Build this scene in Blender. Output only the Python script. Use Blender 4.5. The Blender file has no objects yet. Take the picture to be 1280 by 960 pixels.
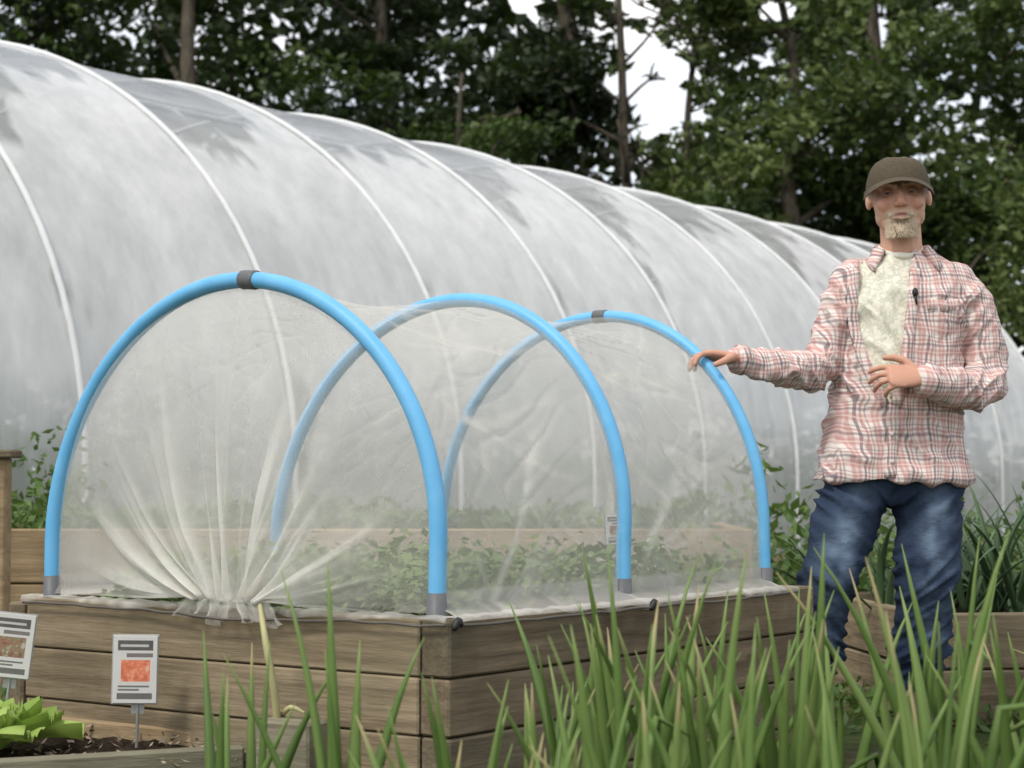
import bpy, math, random
import numpy as np
from mathutils import Vector, Matrix, noise
from mathutils.bvhtree import BVHTree
random.seed(7)
rng = np.random.default_rng(7)
scene = bpy.context.scene
COL = scene.collection
rad = math.radians

# ------------------------------------------------------------------ helpers
class Geo:
    def __init__(s): s.v=[]; s.f=[]
    def add(s, v, f):
        o=len(s.v); s.v+= [tuple(p) for p in v]; s.f+=[tuple(i+o for i in q) for q in f]; return s
def mkmesh(name, v, f, smooth=True):
    me=bpy.data.meshes.new(name); me.from_pydata(v,[],f); me.update()
    if smooth: me.polygons.foreach_set('use_smooth',[True]*len(me.polygons))
    return me
def obj(name, me, mats=None, parent=None):
    o=bpy.data.objects.new(name, me); COL.objects.link(o)
    if mats:
        for m in (mats if isinstance(mats,(list,tuple)) else [mats]): o.data.materials.append(m)
    if parent: o.parent=parent
    return o
def gobj(name, g, mats=None, parent=None, smooth=True):
    return obj(name, mkmesh(name,g.v,g.f,smooth), mats, parent)
def empty(name, loc=(0,0,0)):
    e=bpy.data.objects.new(name,None); e.location=loc; COL.objects.link(e); e.empty_display_size=.2; return e
def cr(pts, rads, sub=4):
    P=[Vector(p) for p in pts]; out=[];ro=[]
    R=[r if isinstance(r,(tuple,list)) else (r,r) for r in rads]
    for i in range(len(P)-1):
        p0=P[max(i-1,0)];p1=P[i];p2=P[i+1];p3=P[min(i+2,len(P)-1)]
        for k in range(sub):
            t=k/sub
            q=.5*((2*p1)+(p2-p0)*t+(2*p0-5*p1+4*p2-p3)*t*t+(3*p1-p0-3*p2+p3)*t**3)
            out.append(q); ro.append((R[i][0]*(1-t)+R[i+1][0]*t, R[i][1]*(1-t)+R[i+1][1]*t))
    out.append(P[-1]); ro.append(R[-1]); return out,ro
def tube(g, pts, rads, n=12, up=(0,0,1), cap=True, dome=False):
    P=[Vector(p) for p in pts]; R=[r if isinstance(r,(tuple,list)) else (r,r) for r in rads]
    if dome:
        t0=(P[0]-P[1]).normalized(); t1=(P[-1]-P[-2]).normalized()
        a=R[0]; b=R[-1]; ra=min(a); rb=min(b)
        P=[P[0]+t0*ra*.92,P[0]+t0*ra*.6]+P+[P[-1]+t1*rb*.6,P[-1]+t1*rb*.92]
        R=[(a[0]*.38,a[1]*.38),(a[0]*.8,a[1]*.8)]+R+[(b[0]*.8,b[1]*.8),(b[0]*.38,b[1]*.38)]
    up=Vector(up); v=[];f=[]
    side=None
    for i,p in enumerate(P):
        t=(P[min(i+1,len(P)-1)]-P[max(i-1,0)]).normalized()
        if side is None:
            side=t.cross(up)
            if side.length<.1: side=t.cross(Vector((0,1,0)))
            if side.length<.1: side=t.cross(Vector((1,0,0)))
        side=(side-t*side.dot(t)).normalized(); u2=side.cross(t)
        for k in range(n):
            a=2*math.pi*k/n
            v.append(p+side*math.cos(a)*R[i][0]+u2*math.sin(a)*R[i][1])
    m=len(P)
    for i in range(m-1):
        for k in range(n):
            a=i*n+k;b=i*n+(k+1)%n
            f.append((a,b,b+n,a+n))
    if cap:
        f.append(tuple(range(n-1,-1,-1))); f.append(tuple(range((m-1)*n,m*n)))
    g.add(v,f)
def limb(g, pts, rads, n=14, sub=4, **k):
    p,r=cr(pts,rads,sub); tube(g,p,r,n,dome=True,**k)
def ellipsoid(g,c,r,rot=None,nu=16,nv=10):
    v=[];f=[]
    for j in range(1,nv):
        th=math.pi*j/nv
        for i in range(nu):
            ph=2*math.pi*i/nu
            p=Vector((r[0]*math.sin(th)*math.cos(ph),r[1]*math.sin(th)*math.sin(ph),r[2]*math.cos(th)))
            if rot: p=rot@p
            v.append(Vector(c)+p)
    for d in (1,-1):
        p=Vector((0,0,r[2]*d)); p=rot@p if rot else p; v.append(Vector(c)+p)
    T=len(v)-2;B=len(v)-1
    for j in range(nv-2):
        for i in range(nu):
            a=j*nu+i;b=j*nu+(i+1)%nu; f.append((a,a+nu,b+nu,b))
    for i in range(nu):
        f.append((T,i,(i+1)%nu)); o=(nv-2)*nu; f.append((B,o+(i+1)%nu,o+i))
    g.add(v,f)
def rings(g, R, n=36, p=2.3):
    v=[];f=[]
    for (cx,cy,z,rx,ry) in R:
        for k in range(n):
            a=2*math.pi*k/n; c=math.cos(a);s=math.sin(a)
            v.append((cx+rx*math.copysign(abs(c)**(2/p),c), cy+ry*math.copysign(abs(s)**(2/p),s), z))
    for i in range(len(R)-1):
        for k in range(n):
            a=i*n+k;b=i*n+(k+1)%n; f.append((a,b,b+n,a+n))
    f.append(tuple(range(n-1,-1,-1))); f.append(tuple(range((len(R)-1)*n,len(R)*n)))
    g.add(v,f)
def box(g, c, s, rot=None, bev=0.0):
    sx,sy,sz=[q/2 for q in s]; b=min(bev,sx*.4,sy*.4,sz*.4)
    if b<=0:
        v=[Vector((x,y,z)) for x in(-sx,sx) for y in(-sy,sy) for z in(-sz,sz)]
        f=[(0,1,3,2),(4,6,7,5),(0,4,5,1),(2,3,7,6),(0,2,6,4),(1,5,7,3)]
    else:
        v=[];idx={}
        for X in(-1,1):
            for Y in(-1,1):
                for Z in(-1,1):
                    for ax in range(3):
                        q=[X*(sx-b),Y*(sy-b),Z*(sz-b)]; q[ax]=[X*sx,Y*sy,Z*sz][ax]
                        idx[(X,Y,Z,ax)]=len(v); v.append(Vector(q))
        f=[]
        for ax in range(3):
            o=[i for i in range(3) if i!=ax]
            for sg in(-1,1):
                q=[]
                for (a,bb) in((-1,-1),(1,-1),(1,1),(-1,1)):
                    K=[0,0,0];K[ax]=sg;K[o[0]]=a;K[o[1]]=bb; q.append(idx[(*K,ax)])
                f.append(tuple(q))
        for ax in range(3):
            o=[i for i in range(3) if i!=ax]
            for a in(-1,1):
                for bb in(-1,1):
                    K=[0,0,0];K[o[0]]=a;K[o[1]]=bb
                    K1=K[:];K1[ax]=-1;K2=K[:];K2[ax]=1
                    f.append((idx[(*K1,o[0])],idx[(*K2,o[0])],idx[(*K2,o[1])],idx[(*K1,o[1])]))
        for X in(-1,1):
            for Y in(-1,1):
                for Z in(-1,1): f.append(tuple(idx[(X,Y,Z,a)] for a in range(3)))
    c=Vector(c)
    v=[(rot@p if rot else p)+c for p in v]
    g.add(v,f)
def fixn(o):
    import bmesh
    bm=bmesh.new(); bm.from_mesh(o.data); bmesh.ops.recalc_face_normals(bm,faces=bm.faces); bm.to_mesh(o.data); bm.free()
def remesh(g, voxel, smooth=4, name='r'):
    o=obj('tmp',mkmesh('tmp',g.v,g.f)); fixn(o)
    m=o.modifiers.new('r','REMESH'); m.mode='VOXEL'; m.voxel_size=voxel; m.use_smooth_shade=True
    if smooth:
        s=o.modifiers.new('s','SMOOTH'); s.factor=.5; s.iterations=smooth
    dg=bpy.context.evaluated_depsgraph_get(); dg.update()
    me=bpy.data.meshes.new_from_object(o.evaluated_get(dg)); me.name=name
    bpy.data.objects.remove(o); me.polygons.foreach_set('use_smooth',[True]*len(me.polygons))
    return me
def displace(me, fn):
    n=len(me.vertices); co=np.empty(n*3); me.vertices.foreach_get('co',co); co=co.reshape(-1,3)
    no=np.empty(n*3); me.vertex_normals.foreach_get('vector',no); no=no.reshape(-1,3)
    d=np.array([fn(Vector(c)) for c in co]); co=co+no*d[:,None]
    me.vertices.foreach_set('co',co.ravel()); me.update()
def setattrf(me,name,vals):
    a=me.attributes.new(name,'FLOAT','POINT'); a.data.foreach_set('value',np.asarray(vals,dtype=np.float32))
def setcol(me,name,cols):
    a=me.attributes.new(name,'FLOAT_COLOR','POINT'); a.data.foreach_set('color',np.asarray(cols,dtype=np.float32).ravel())

# ------------------------------------------------------------------ materials
class NT:
    def __init__(s,name):
        s.m=bpy.data.materials.new(name); s.m.use_nodes=True; s.t=s.m.node_tree; s.t.nodes.clear()
        s.out=s.n('ShaderNodeOutputMaterial')
    def n(s,ty,**k):
        x=s.t.nodes.new(ty)
        for a,b in k.items(): setattr(x,a,b)
        return x
    def l(s,a,b): s.t.links.new(a,b)
    def setin(s,sock,v):
        if hasattr(v,'is_output') or isinstance(v,bpy.types.NodeSocket): s.l(v,sock)
        else:
            if isinstance(v,(tuple,list)) and len(v)==3 and sock.type=='RGBA': v=(*v,1)
            sock.default_value=v
    def math(s,op,a,b=0.0,c=None,clamp=False):
        x=s.n('ShaderNodeMath',operation=op); x.use_clamp=clamp
        s.setin(x.inputs[0],a); s.setin(x.inputs[1],b)
        if c is not None: s.setin(x.inputs[2],c)
        return x.outputs[0]
    def mix(s,f,a,b,blend='MIX'):
        x=s.n('ShaderNodeMix',data_type='RGBA',blend_type=blend)
        s.setin(x.inputs[0],f); s.setin(x.inputs[6],a); s.setin(x.inputs[7],b); return x.outputs[2]
    def noise(s,scale,vec=None,detail=4,rough=.55,dist=0.0):
        x=s.n('ShaderNodeTexNoise'); x.inputs['Scale'].default_value=scale; x.inputs['Detail'].default_value=detail
        x.inputs['Roughness'].default_value=rough; x.inputs['Distortion'].default_value=dist
        if vec is not None: s.l(vec,x.inputs['Vector'])
        return x.outputs['Fac']
    def coord(s,scale=(1,1,1),rot=(0,0,0),which='Object'):
        t=s.n('ShaderNodeTexCoord'); m=s.n('ShaderNodeMapping'); s.l(t.outputs[which],m.inputs[0])
        m.inputs['Scale'].default_value=scale; m.inputs['Rotation'].default_value=rot; return m.outputs[0]
    def rcoord(s,scale=(1,1,1)):
        t=s.n('ShaderNodeTexCoord'); i=s.n('ShaderNodeObjectInfo'); c=s.n('ShaderNodeCombineXYZ')
        r=s.math('MULTIPLY',i.outputs['Random'],23.0)
        for k in range(3): s.l(r,c.inputs[k])
        a=s.n('ShaderNodeVectorMath',operation='ADD'); s.l(t.outputs['Object'],a.inputs[0]); s.l(c.outputs[0],a.inputs[1])
        m=s.n('ShaderNodeMapping'); s.l(a.outputs[0],m.inputs[0]); m.inputs['Scale'].default_value=scale; return m.outputs[0]
    def ramp(s,f,stops):
        x=s.n('ShaderNodeValToRGB'); e=x.color_ramp.elements
        while len(e)<len(stops): e.new(.5)
        for i,(p,c) in enumerate(stops): e[i].position=p; e[i].color=(*c,1) if len(c)==3 else c
        s.setin(x.inputs[0],f); return x.outputs[0]
    def attr(s,name,o='Fac'):
        x=s.n('ShaderNodeAttribute',attribute_name=name); return x.outputs[o]
    def bump(s,h,st=.3,dist=.01):
        b=s.n('ShaderNodeBump'); b.inputs['Strength'].default_value=st; b.inputs['Distance'].default_value=dist
        s.l(h,b.inputs['Height']); return b.outputs[0]
    def pr(s,col,rough=.6,norm=None,spec=.4,metal=0.0,**k):
        p=s.n('ShaderNodeBsdfPrincipled'); s.setin(p.inputs['Base Color'],col); s.setin(p.inputs['Roughness'],rough)
        p.inputs['Specular IOR Level'].default_value=spec; p.inputs['Metallic'].default_value=metal
        if norm is not None: s.l(norm,p.inputs['Normal'])
        for a,b in k.items(): s.setin(p.inputs[a.replace('_',' ')],b)
        return p.outputs[0]
    def done(s,sh): s.l(sh,s.out.inputs[0]); return s.m
def simple(name,c,rough=.6,spec=.4,metal=0.0,var=.15,scale=30,bump=.1):
    t=NT(name); v=t.coord(); n=t.noise(scale,v)
    c2=tuple(q*(1-var) for q in c); c3=tuple(min(1,q*(1+var)) for q in c)
    return t.done(t.pr(t.mix(n,c2,c3),rough,t.bump(n,bump,.004),spec,metal))
def leafmat(name, stops, transl=.3, rough=.5):
    t=NT(name); c=t.ramp(t.attr('tone'),stops)
    p=t.pr(c,rough,spec=.25); tr=t.n('ShaderNodeBsdfTranslucent'); t.l(t.mix(.5,c,(.12,.2,.02)),tr.inputs[0])
    m=t.n('ShaderNodeMixShader'); m.inputs[0].default_value=transl; t.l(p,m.inputs[1]); t.l(tr.outputs[0],m.inputs[2])
    return t.done(m.outputs[0])
def woodmat(name, dark, light, knots=True, green=.3, stain=.65):
    t=NT(name); g=t.noise(3.0,t.rcoord((.7,9,11)),6,.6,.25); big=t.noise(2.6,t.rcoord(),5,.6)
    fine=t.noise(90,t.rcoord((.12,1,1)),3)
    c=t.ramp(g,[(.30,dark),(.62,light)])
    c=t.mix(t.math('MULTIPLY',fine,.35),c,tuple(q*.6 for q in dark))
    c=t.mix(t.ramp(big,[(.42,(0,0,0)),(.66,(stain,)*3)]),c,tuple(q*.5 for q in dark))
    gm=t.ramp(t.noise(1.7,t.rcoord(),4),[(.48,(0,0,0)),(.7,(1,1,1))])
    c=t.mix(t.math('MULTIPLY',gm,green),c,(.15,.15,.10))
    if knots:
        vo=t.n('ShaderNodeTexVoronoi'); t.l(t.rcoord((.8,1.3,2.4)),vo.inputs['Vector']); vo.inputs['Scale'].default_value=2.3
        k=t.ramp(vo.outputs['Distance'],[(.03,(.9,.9,.9)),(.085,(0,0,0))]); c=t.mix(k,c,tuple(q*.4 for q in dark))
    oi=t.n('ShaderNodeObjectInfo'); c=t.mix(t.math('MULTIPLY',oi.outputs['Random'],.3),c,tuple(q*.6 for q in light))
    h=t.math('ADD',g,t.math('MULTIPLY',fine,.6))
    return t.done(t.pr(c,.88,t.bump(h,.6,.007),.12))
W_bed=woodmat('weathered_wood',(.145,.108,.066),(.39,.315,.205),True,.5,.6)
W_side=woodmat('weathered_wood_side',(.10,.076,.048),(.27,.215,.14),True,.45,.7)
W_tan=woodmat('tan_wood',(.26,.18,.10),(.46,.35,.21),False,.12)
W_grey=woodmat('grey_wood',(.17,.155,.105),(.32,.30,.21),False,.5)
def soilmat():
    t=NT('soil'); v=t.coord(); n=t.noise(25,v,8,.7); b=t.noise(6,v,4)
    c=t.ramp(n,[(.3,(.012,.009,.006)),(.55,(.05,.036,.024)),(.75,(.12,.09,.06))])
    return t.done(t.pr(t.mix(t.math('MULTIPLY',b,.4),c,(.03,.02,.015)),.95,t.bump(n,1,.03),.1))
SOIL=soilmat()
def groundmat():
    t=NT('ground_mat'); v=t.coord(); n=t.noise(9,v,8,.7); b=t.noise(.6,v,5,.6)
    grass=t.ramp(n,[(.3,(.02,.035,.01)),(.7,(.08,.11,.03))]); dirt=t.ramp(n,[(.3,(.05,.04,.025)),(.7,(.17,.14,.10))])
    c=t.mix(t.ramp(b,[(.42,(0,0,0)),(.58,(1,1,1))]),grass,dirt)
    return t.done(t.pr(c,.95,t.bump(n,1,.03),.1))
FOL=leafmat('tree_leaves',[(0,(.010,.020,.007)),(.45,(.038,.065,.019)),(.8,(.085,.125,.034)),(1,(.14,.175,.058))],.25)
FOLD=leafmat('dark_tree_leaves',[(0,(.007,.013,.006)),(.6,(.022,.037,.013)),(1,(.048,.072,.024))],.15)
CROP=leafmat('crop_leaves',[(0,(.04,.08,.02)),(.6,(.10,.17,.045)),(1,(.22,.30,.10))],.3)
LEEK=leafmat('leek_leaves',[(0,(.04,.08,.035)),(.6,(.10,.17,.08)),(1,(.18,.25,.12))],.25)
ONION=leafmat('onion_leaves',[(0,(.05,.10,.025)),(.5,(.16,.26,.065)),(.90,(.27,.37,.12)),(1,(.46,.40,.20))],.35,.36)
def barkmat():
    t=NT('bark'); v=t.coord(scale=(1,1,.25)); n=t.noise(12,v,6,.7)
    c=t.ramp(n,[(.3,(.03,.025,.018)),(.7,(.15,.13,.10))]); return t.done(t.pr(c,.9,t.bump(n,1,.03),.1))
BARK=barkmat()
BLK=simple('black_clip',(.015,.015,.016),.5)

# ------------------------------------------------------------------ leaf clouds
def leaves(name, C, size, tone, mat, parent=None, aspect=.5, upb=.3, jitter=.4, extra=None):
    C=np.asarray(C); N=len(C)
    n=rng.normal(size=(N,3)); n[:,2]=np.abs(n[:,2])+upb; n/=np.linalg.norm(n,axis=1)[:,None]
    a=rng.normal(size=(N,3)); a-=n*(a*n).sum(1)[:,None]; a/=np.linalg.norm(a,axis=1)[:,None]
    b=np.cross(n,a); s=(size*(1+jitter*rng.uniform(-1,1,N)))[:,None]*.5
    V=np.empty((N,4,3)); V[:,0]=C-a*s; V[:,1]=C+b*s*aspect-n*s*.15; V[:,2]=C+a*s; V[:,3]=C-b*s*aspect-n*s*.15
    VV=V.reshape(-1,3); F=np.arange(N*4).reshape(-1,4)
    T=np.repeat(np.clip(tone+rng.normal(0,.12,N),0,1),4)
    me=bpy.data.meshes.new(name)
    ev=len(extra.v) if extra is not None else 0
    tot=ev+len(VV); me.vertices.add(tot)
    allv=np.vstack([np.array(extra.v,dtype=float).reshape(-1,3),VV]) if ev else VV
    me.vertices.foreach_set('co',allv.ravel())
    loops=[];starts=[];c=0
    if ev:
        for f in extra.f: starts.append(c); loops+=list(f); c+=len(f)
    ne=len(starts)
    L=np.concatenate([np.array(loops,dtype=np.int32),(F+ev).ravel().astype(np.int32)])
    S=np.concatenate([np.array(starts,dtype=np.int32),c+4*np.arange(N,dtype=np.int32)])
    me.loops.add(len(L)); me.loops.foreach_set('vertex_index',L); me.polygons.add(len(S)); me.polygons.foreach_set('loop_start',S)
    mi=np.zeros(len(S),dtype=np.int32); mi[:ne]=1; me.polygons.foreach_set('material_index',mi)
    me.update(calc_edges=True); me.validate()
    setattrf(me,'tone',np.concatenate([np.zeros(ev),T]))
    return obj(name,me,[mat,BARK] if ev else mat,parent)

def ingap(P):   # the open lane between two trees
    x=P[:,0]/P[:,1]*30; z=.83+(P[:,2]-.83)/P[:,1]*30
    w=.42+.25*np.sin(z*3.1)+.18*np.sin(z*9+x*3)
    a=(np.abs(x-2.0-.2*np.sin(z*1.3))<w)&(z>5.9)
    b=((x-.2)**2/.10+(z-7.95)**2/.05<1)|((x-4.0)**2/.10+(z-7.8)**2/.04<1)|((x-5.55)**2/.03+(z-7.6)**2/.12<1)
    return a|b
def tree(x,y,h,cr_r,nblob=120,nleaf=230,zlow=1.5,tone=.5,mat=FOL,lean=0,trunk=.22,size=.15,clear=True,seed=0,nl=13):
    R=random.Random(seed*17+3); g=Geo()
    pts=[(x,y,-.2)]; rr=[trunk*1.25]
    for k in range(1,7):
        t=k/6; pts.append((x+lean*t+R.uniform(-.2,.2),y+R.uniform(-.15,.15),h*.92*t)); rr.append(trunk*(1-t*.8))
    p,r=cr(pts,rr,3); tube(g,p,r,9)
    ends=[]
    for k in range(nl):
        t=R.uniform(.22,.95); i=int(t*(len(p)-1)); b=p[i]; az=R.uniform(0,6.28); ln=cr_r*R.uniform(.55,1.0)*(1.15-t*.5)
        d=Vector((math.cos(az),math.sin(az),R.uniform(.25,.9)))
        m=b+d*ln*.5+Vector((0,0,R.uniform(-.1,.3))); e=b+d*ln+Vector((R.uniform(-.3,.3),R.uniform(-.3,.3),.2))
        q,s=cr([b,m,e],[r[i][0]*.55,r[i][0]*.3,.02],3); tube(g,q,s,6)
        ends+= [m,e]
        for j in range(4):
            o=m.lerp(e,R.random()); d2=Vector((R.uniform(-1,1),R.uniform(-1,1),R.uniform(-.1,.9))); e2=o+d2*ln*.4
            tube(g,[o,o.lerp(e2,.5)+Vector((0,0,.06)),e2],[r[i][0]*.18+.01,.018,.008],5); ends.append(e2)
    C=[];T=[]
    for k in range(nblob):
        if k<len(ends): c=np.array(ends[k])
        else:
            u=rng.normal(size=3); u/=np.linalg.norm(u); q=rng.uniform(.45,1)**.6
            zc=(zlow+h)/2
            c=np.array([x+lean*.6+u[0]*cr_r*q,y+u[1]*cr_r*q,zc+u[2]*(h-zlow)/2*q])
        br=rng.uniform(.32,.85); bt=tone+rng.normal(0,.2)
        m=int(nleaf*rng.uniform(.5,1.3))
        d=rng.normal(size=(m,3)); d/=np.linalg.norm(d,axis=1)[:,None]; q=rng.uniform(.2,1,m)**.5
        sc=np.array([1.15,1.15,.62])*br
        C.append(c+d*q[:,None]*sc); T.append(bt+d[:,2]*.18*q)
    C=np.vstack(C);T=np.concatenate(T)
    k=C[:,2]>.3
    if clear: k&=~ingap(C)
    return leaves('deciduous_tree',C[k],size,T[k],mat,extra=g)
tree(-12.5,29,11,3.4,110,190,1,.30,FOL,seed=1)
tree(-8.4,30,11.5,3.2,130,200,1.2,.32,FOLD,seed=2)
tree(-4.9,28,10.8,2.7,120,200,1.2,.40,FOL,seed=3,lean=.5)
tree(-1.9,31,11.5,2.7,130,200,1.0,.42,FOLD,seed=4)
tree(-.6,27.5,6.9,1.3,55,190,1.0,.50,FOL,seed=14,size=.12,trunk=.12)
tree(.75,30,12,1.05,80,200,2.0,.30,FOLD,seed=5,trunk=.32)
tree(2.0,29,11,1.4,30,90,3,.60,FOL,seed=6,trunk=.13,lean=-.5,clear=True,nl=16)
tree(2.35,29.6,11,1.2,20,90,3,.60,FOL,seed=16,trunk=.10,lean=.6,clear=True,nl=12)
tree(3.9,28,8.4,2.2,120,200,1,.78,FOL,seed=7)
tree(5.6,31,11.5,2.3,80,200,2,.50,FOL,seed=8,trunk=.26)
tree(8.2,28,10.2,2.5,105,210,.6,.64,FOL,seed=9,trunk=.25)
tree(11.8,30,11,3.2,110,200,1,.5,FOL,seed=10)
tree(7.0,24.5,4.6,1.8,70,230,.3,.78,FOL,seed=12,size=.12)
N=60000
C=np.column_stack([rng.uniform(-24,24,N),rng.uniform(35,39,N),rng.uniform(0,15,N)])
nn=np.array([noise.noise(Vector((c[0]*.45,c[1]*.2,c[2]*.45))) for c in C])
k=(~ingap(C))&((C[:,2]<12.5+nn*5))&(nn>-.42)
leaves('woodland_foliage',C[k],.42,.36+nn[k]*.5,FOLD)

# ------------------------------------------------------------------ ground
g=Geo(); s=400
g.add([(-s,-s,0),(s,-s,0),(s,s,0),(-s,s,0)],[(0,1,2,3)]); gobj('ground',g,groundmat(),smooth=False)

# ------------------------------------------------------------------ polytunnel
TD=Vector((.555,.832,0)); CD=Vector((-.832,.555,0)); P0=Vector((-1.969,9.2,0))
A_,B_,Z0=3.05,2.6,.84
def sec(i,n=110,off=0.0):
    t=i/n
    if t<.1: c=0-off; z=Z0*t/.1; ph=90
    elif t>.9: c=2*A_+off; z=Z0*(1-t)/.1; ph=-90
    else:
        u=(t-.1)/.8; a=math.pi*u; c=A_-(A_+off)*math.cos(a); z=Z0+(B_+off)*math.sin(a); ph=90-180*u
    return c,z,ph
pt=empty('polytunnel')
S0,S1,SP=-6.0,13.5,1.5
ns=int((S1-S0)/.05); ntt=110
v=[];op=[]
for i in range(ns+1):
    s_=S0+(S1-S0)*i/ns; fr=(s_/SP)%1
    sag=.016*math.sin(math.pi*fr)
    for j in range(ntt+1):
        c,z,ph=sec(j,ntt,-sag)
        w=.012*noise.noise(Vector((s_*1.6,j*.05,0)))+.006*noise.noise(Vector((s_*5,j*.12,4)))
        v.append(P0+TD*s_+CD*(c+w)+Vector((0,0,z)))
        n1=noise.fractal(Vector((s_*1.1,ph*.035,3)),1,2.2,5); n2=noise.fractal(Vector((s_*4,ph*.12,9)),1,2.2,4)
        o=.86+.08*n1
        band=max(0,1-abs(ph-26)/27)
        m=band*1.65-fr*1.40+n1*.6+n2*.45+.10
        k=min(1,max(0,(m-.22)/.12)); o=o*(1-k)+.30*k
        if ph<2: o=.32+.1*n1
        if ph>80 and z<1.35: o-=.32*min(1,(1.35-z)/.5)
        op.append(min(.95,max(.2,o)))
f=[(i*(ntt+1)+j,(i+1)*(ntt+1)+j,(i+1)*(ntt+1)+j+1,i*(ntt+1)+j+1) for i in range(ns) for j in range(ntt)]
me=mkmesh('film',v,f); setattrf(me,'op',op)
t=NT('polythene_film')
st=t.noise(1.0,t.coord(scale=(1,1,.5)),5,.6)
stk=t.noise(3,t.coord(scale=(2.2,1.5,.25)),5,.65)
cf=t.ramp(t.math('ADD',t.math('MULTIPLY',st,.65),t.math('MULTIPLY',stk,.35)),[(.36,(0,0,0)),(.62,(1,1,1))])
colr=t.mix(cf,(.72,.74,.73),(.97,.97,.96))
d=t.n('ShaderNodeBsdfDiffuse'); t.l(colr,d.inputs[0]); tr=t.n('ShaderNodeBsdfTranslucent'); t.l(colr,tr.inputs[0])
m1=t.n('ShaderNodeMixShader'); m1.inputs[0].default_value=.36; t.l(d.outputs[0],m1.inputs[1]); t.l(tr.outputs[0],m1.inputs[2])
tp=t.n('ShaderNodeBsdfTransparent'); m2=t.n('ShaderNodeMixShader')
t.l(t.math('MULTIPLY',t.attr('op'),t.math('ADD',t.math('MULTIPLY',stk,.35),.80),clamp=True),m2.inputs[0]); t.l(tp.outputs[0],m2.inputs[1]); t.l(m1.outputs[0],m2.inputs[2])
gl=t.n('ShaderNodeBsdfGlossy'); gl.inputs['Roughness'].default_value=.25; gl.inputs[0].default_value=(.95,.97,1,1)
bn=t.bump(t.noise(2.5,t.coord(scale=(1,1,.35)),4),.35,.05); t.l(bn,gl.inputs['Normal'])
fz=t.n('ShaderNodeFresnel'); fz.inputs[0].default_value=1.5
m3=t.n('ShaderNodeMixShader'); t.l(t.math('MULTIPLY',fz.outputs[0],.62,clamp=True),m3.inputs[0]); t.l(m2.outputs[0],m3.inputs[1]); t.l(gl.outputs[0],m3.inputs[2])
FILM=t.done(m3.outputs[0])
obj('film',me,FILM,pt)
for s_ in (S0,S1):
    g=Geo(); vs=[P0+TD*s_+CD*sec(j,60)[0]+Vector((0,0,sec(j,60)[1])) for j in range(61)]
    g.add(vs,[tuple(range(61))]); o=gobj('end_film',g,FILM,pt,smooth=False); setattrf(o.data,'op',[.6]*61)
GALV=simple('galvanised_rib',(.62,.63,.63),.5,.5,.0,.15,8)
g=Geo(); s_=S0
while s_<=S1+.01:
    tube(g,[P0+TD*s_+CD*sec(j,60,.008)[0]+Vector((0,0,sec(j,60,.008)[1])) for j in range(61)],[.017]*61,8); s_+=SP
for (c,z) in ((A_,Z0+B_-.05),(0.03,.12),(2*A_-.03,.12)):
    tube(g,[P0+TD*S0+CD*c+Vector((0,0,z)),P0+TD*S1+CD*c+Vector((0,0,z))],[.022]*2,8)
gobj('ribs',g,GALV,pt)
g=Geo()
R2=Matrix(((TD.x,CD.x,0),(TD.y,CD.y,0),(0,0,1)))
box(g,P0+TD*(S0+S1)/2+CD*(-.05)+Vector((0,0,.1)),(S1-S0,.04,.22),R2,.004); gobj('base_board',g,W_tan,pt,False)
N=24000; ss_=rng.uniform(S0+.3,S1-.3,N); cc=rng.uniform(.25,5.6,N); hh=np.array([.85+.6*noise.noise(Vector((a*.7,b*.9,0))) for a,b in zip(ss_,cc)])
zz=rng.uniform(0,1,N)**.7*np.clip(hh,.2,1.5)
C=np.array(P0)+ss_[:,None]*np.array(TD)+cc[:,None]*np.array(CD); C[:,2]=zz
leaves('tunnel_crops',C,.13,.3+zz*.2,CROP)

# ------------------------------------------------------------------ raised bed with hoops
R1=Vector((-.149,4.39,0)); L=Vector((.596,.803,0)); W=Vector((-.803,.596,0))
def B(l,w,z): return R1+L*l+W*w+Vector((0,0,z))
RB=Matrix(((L.x,W.x,0),(L.y,W.y,0),(0,0,1)))
RBw=Matrix(((W.x,-L.x,0),(W.y,-L.y,0),(0,0,1)))
l0,l1,w0,w1,BT=-.04,1.60,-.05,1.34,.51
def wood_box(name,c,size,rot,mat,parent,bev=.006):
    g=Geo(); box(g,(0,0,0),size,None,bev); o=gobj(name,g,mat,parent,False)
    o.matrix_local=Matrix.Translation(c)@rot.to_4x4(); return o
bed=empty('raised_bed')
hz=.1275
for k in range(4):
    zc=hz*k+hz/2; e=.003*((k%2)*2-1)
    wood_box('front_board',B(l0+.025+e*.5,(w0+.088+w1)/2,zc),(w1-w0-.09,.05,hz-.003),RBw,W_bed,bed,.004)
    wood_box('side_board',B((l0+l1)/2-.004,w0+.040-e*.4,zc+.001),(l1-l0,.08,hz-.004),RB,W_side,bed,.005)
    wood_box('far_side_board',B((l0+l1)/2+.04,w1-.025,zc),(l1-l0-.07,.05,hz-.004),RB,W_side,bed)
    wood_box('back_board',B(l1-.025+.03,(w0+w1)/2,zc),(w1-w0-.02,.05,hz-.004),RBw,W_bed,bed)
wood_box('corner_post',B(l0+.02,w1+.03,.25),(.06,.06,.49),RB,W_side,bed)
def patch(name,fn,n,m,mat,parent=None):
    g=Geo(); vs=[];fs=[]
    for i in range(n+1):
        for j in range(m+1): vs.append(fn(i/n,j/m))
    for i in range(n):
        for j in range(m): a=i*(m+1)+j; fs.append((a,a+m+1,a+m+2,a+1))
    g.add(vs,fs); return gobj(name,g,mat,parent)
def fs1(u,q):
    l=l0+.05+(l1-l0-.07)*u; w=w0+.07+(w1-w0-.12)*q
    return B(l,w,.455+.02*noise.noise(Vector((l*9,w*9,0)))+.012*noise.noise(Vector((l*30,w*30,0))))
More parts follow.
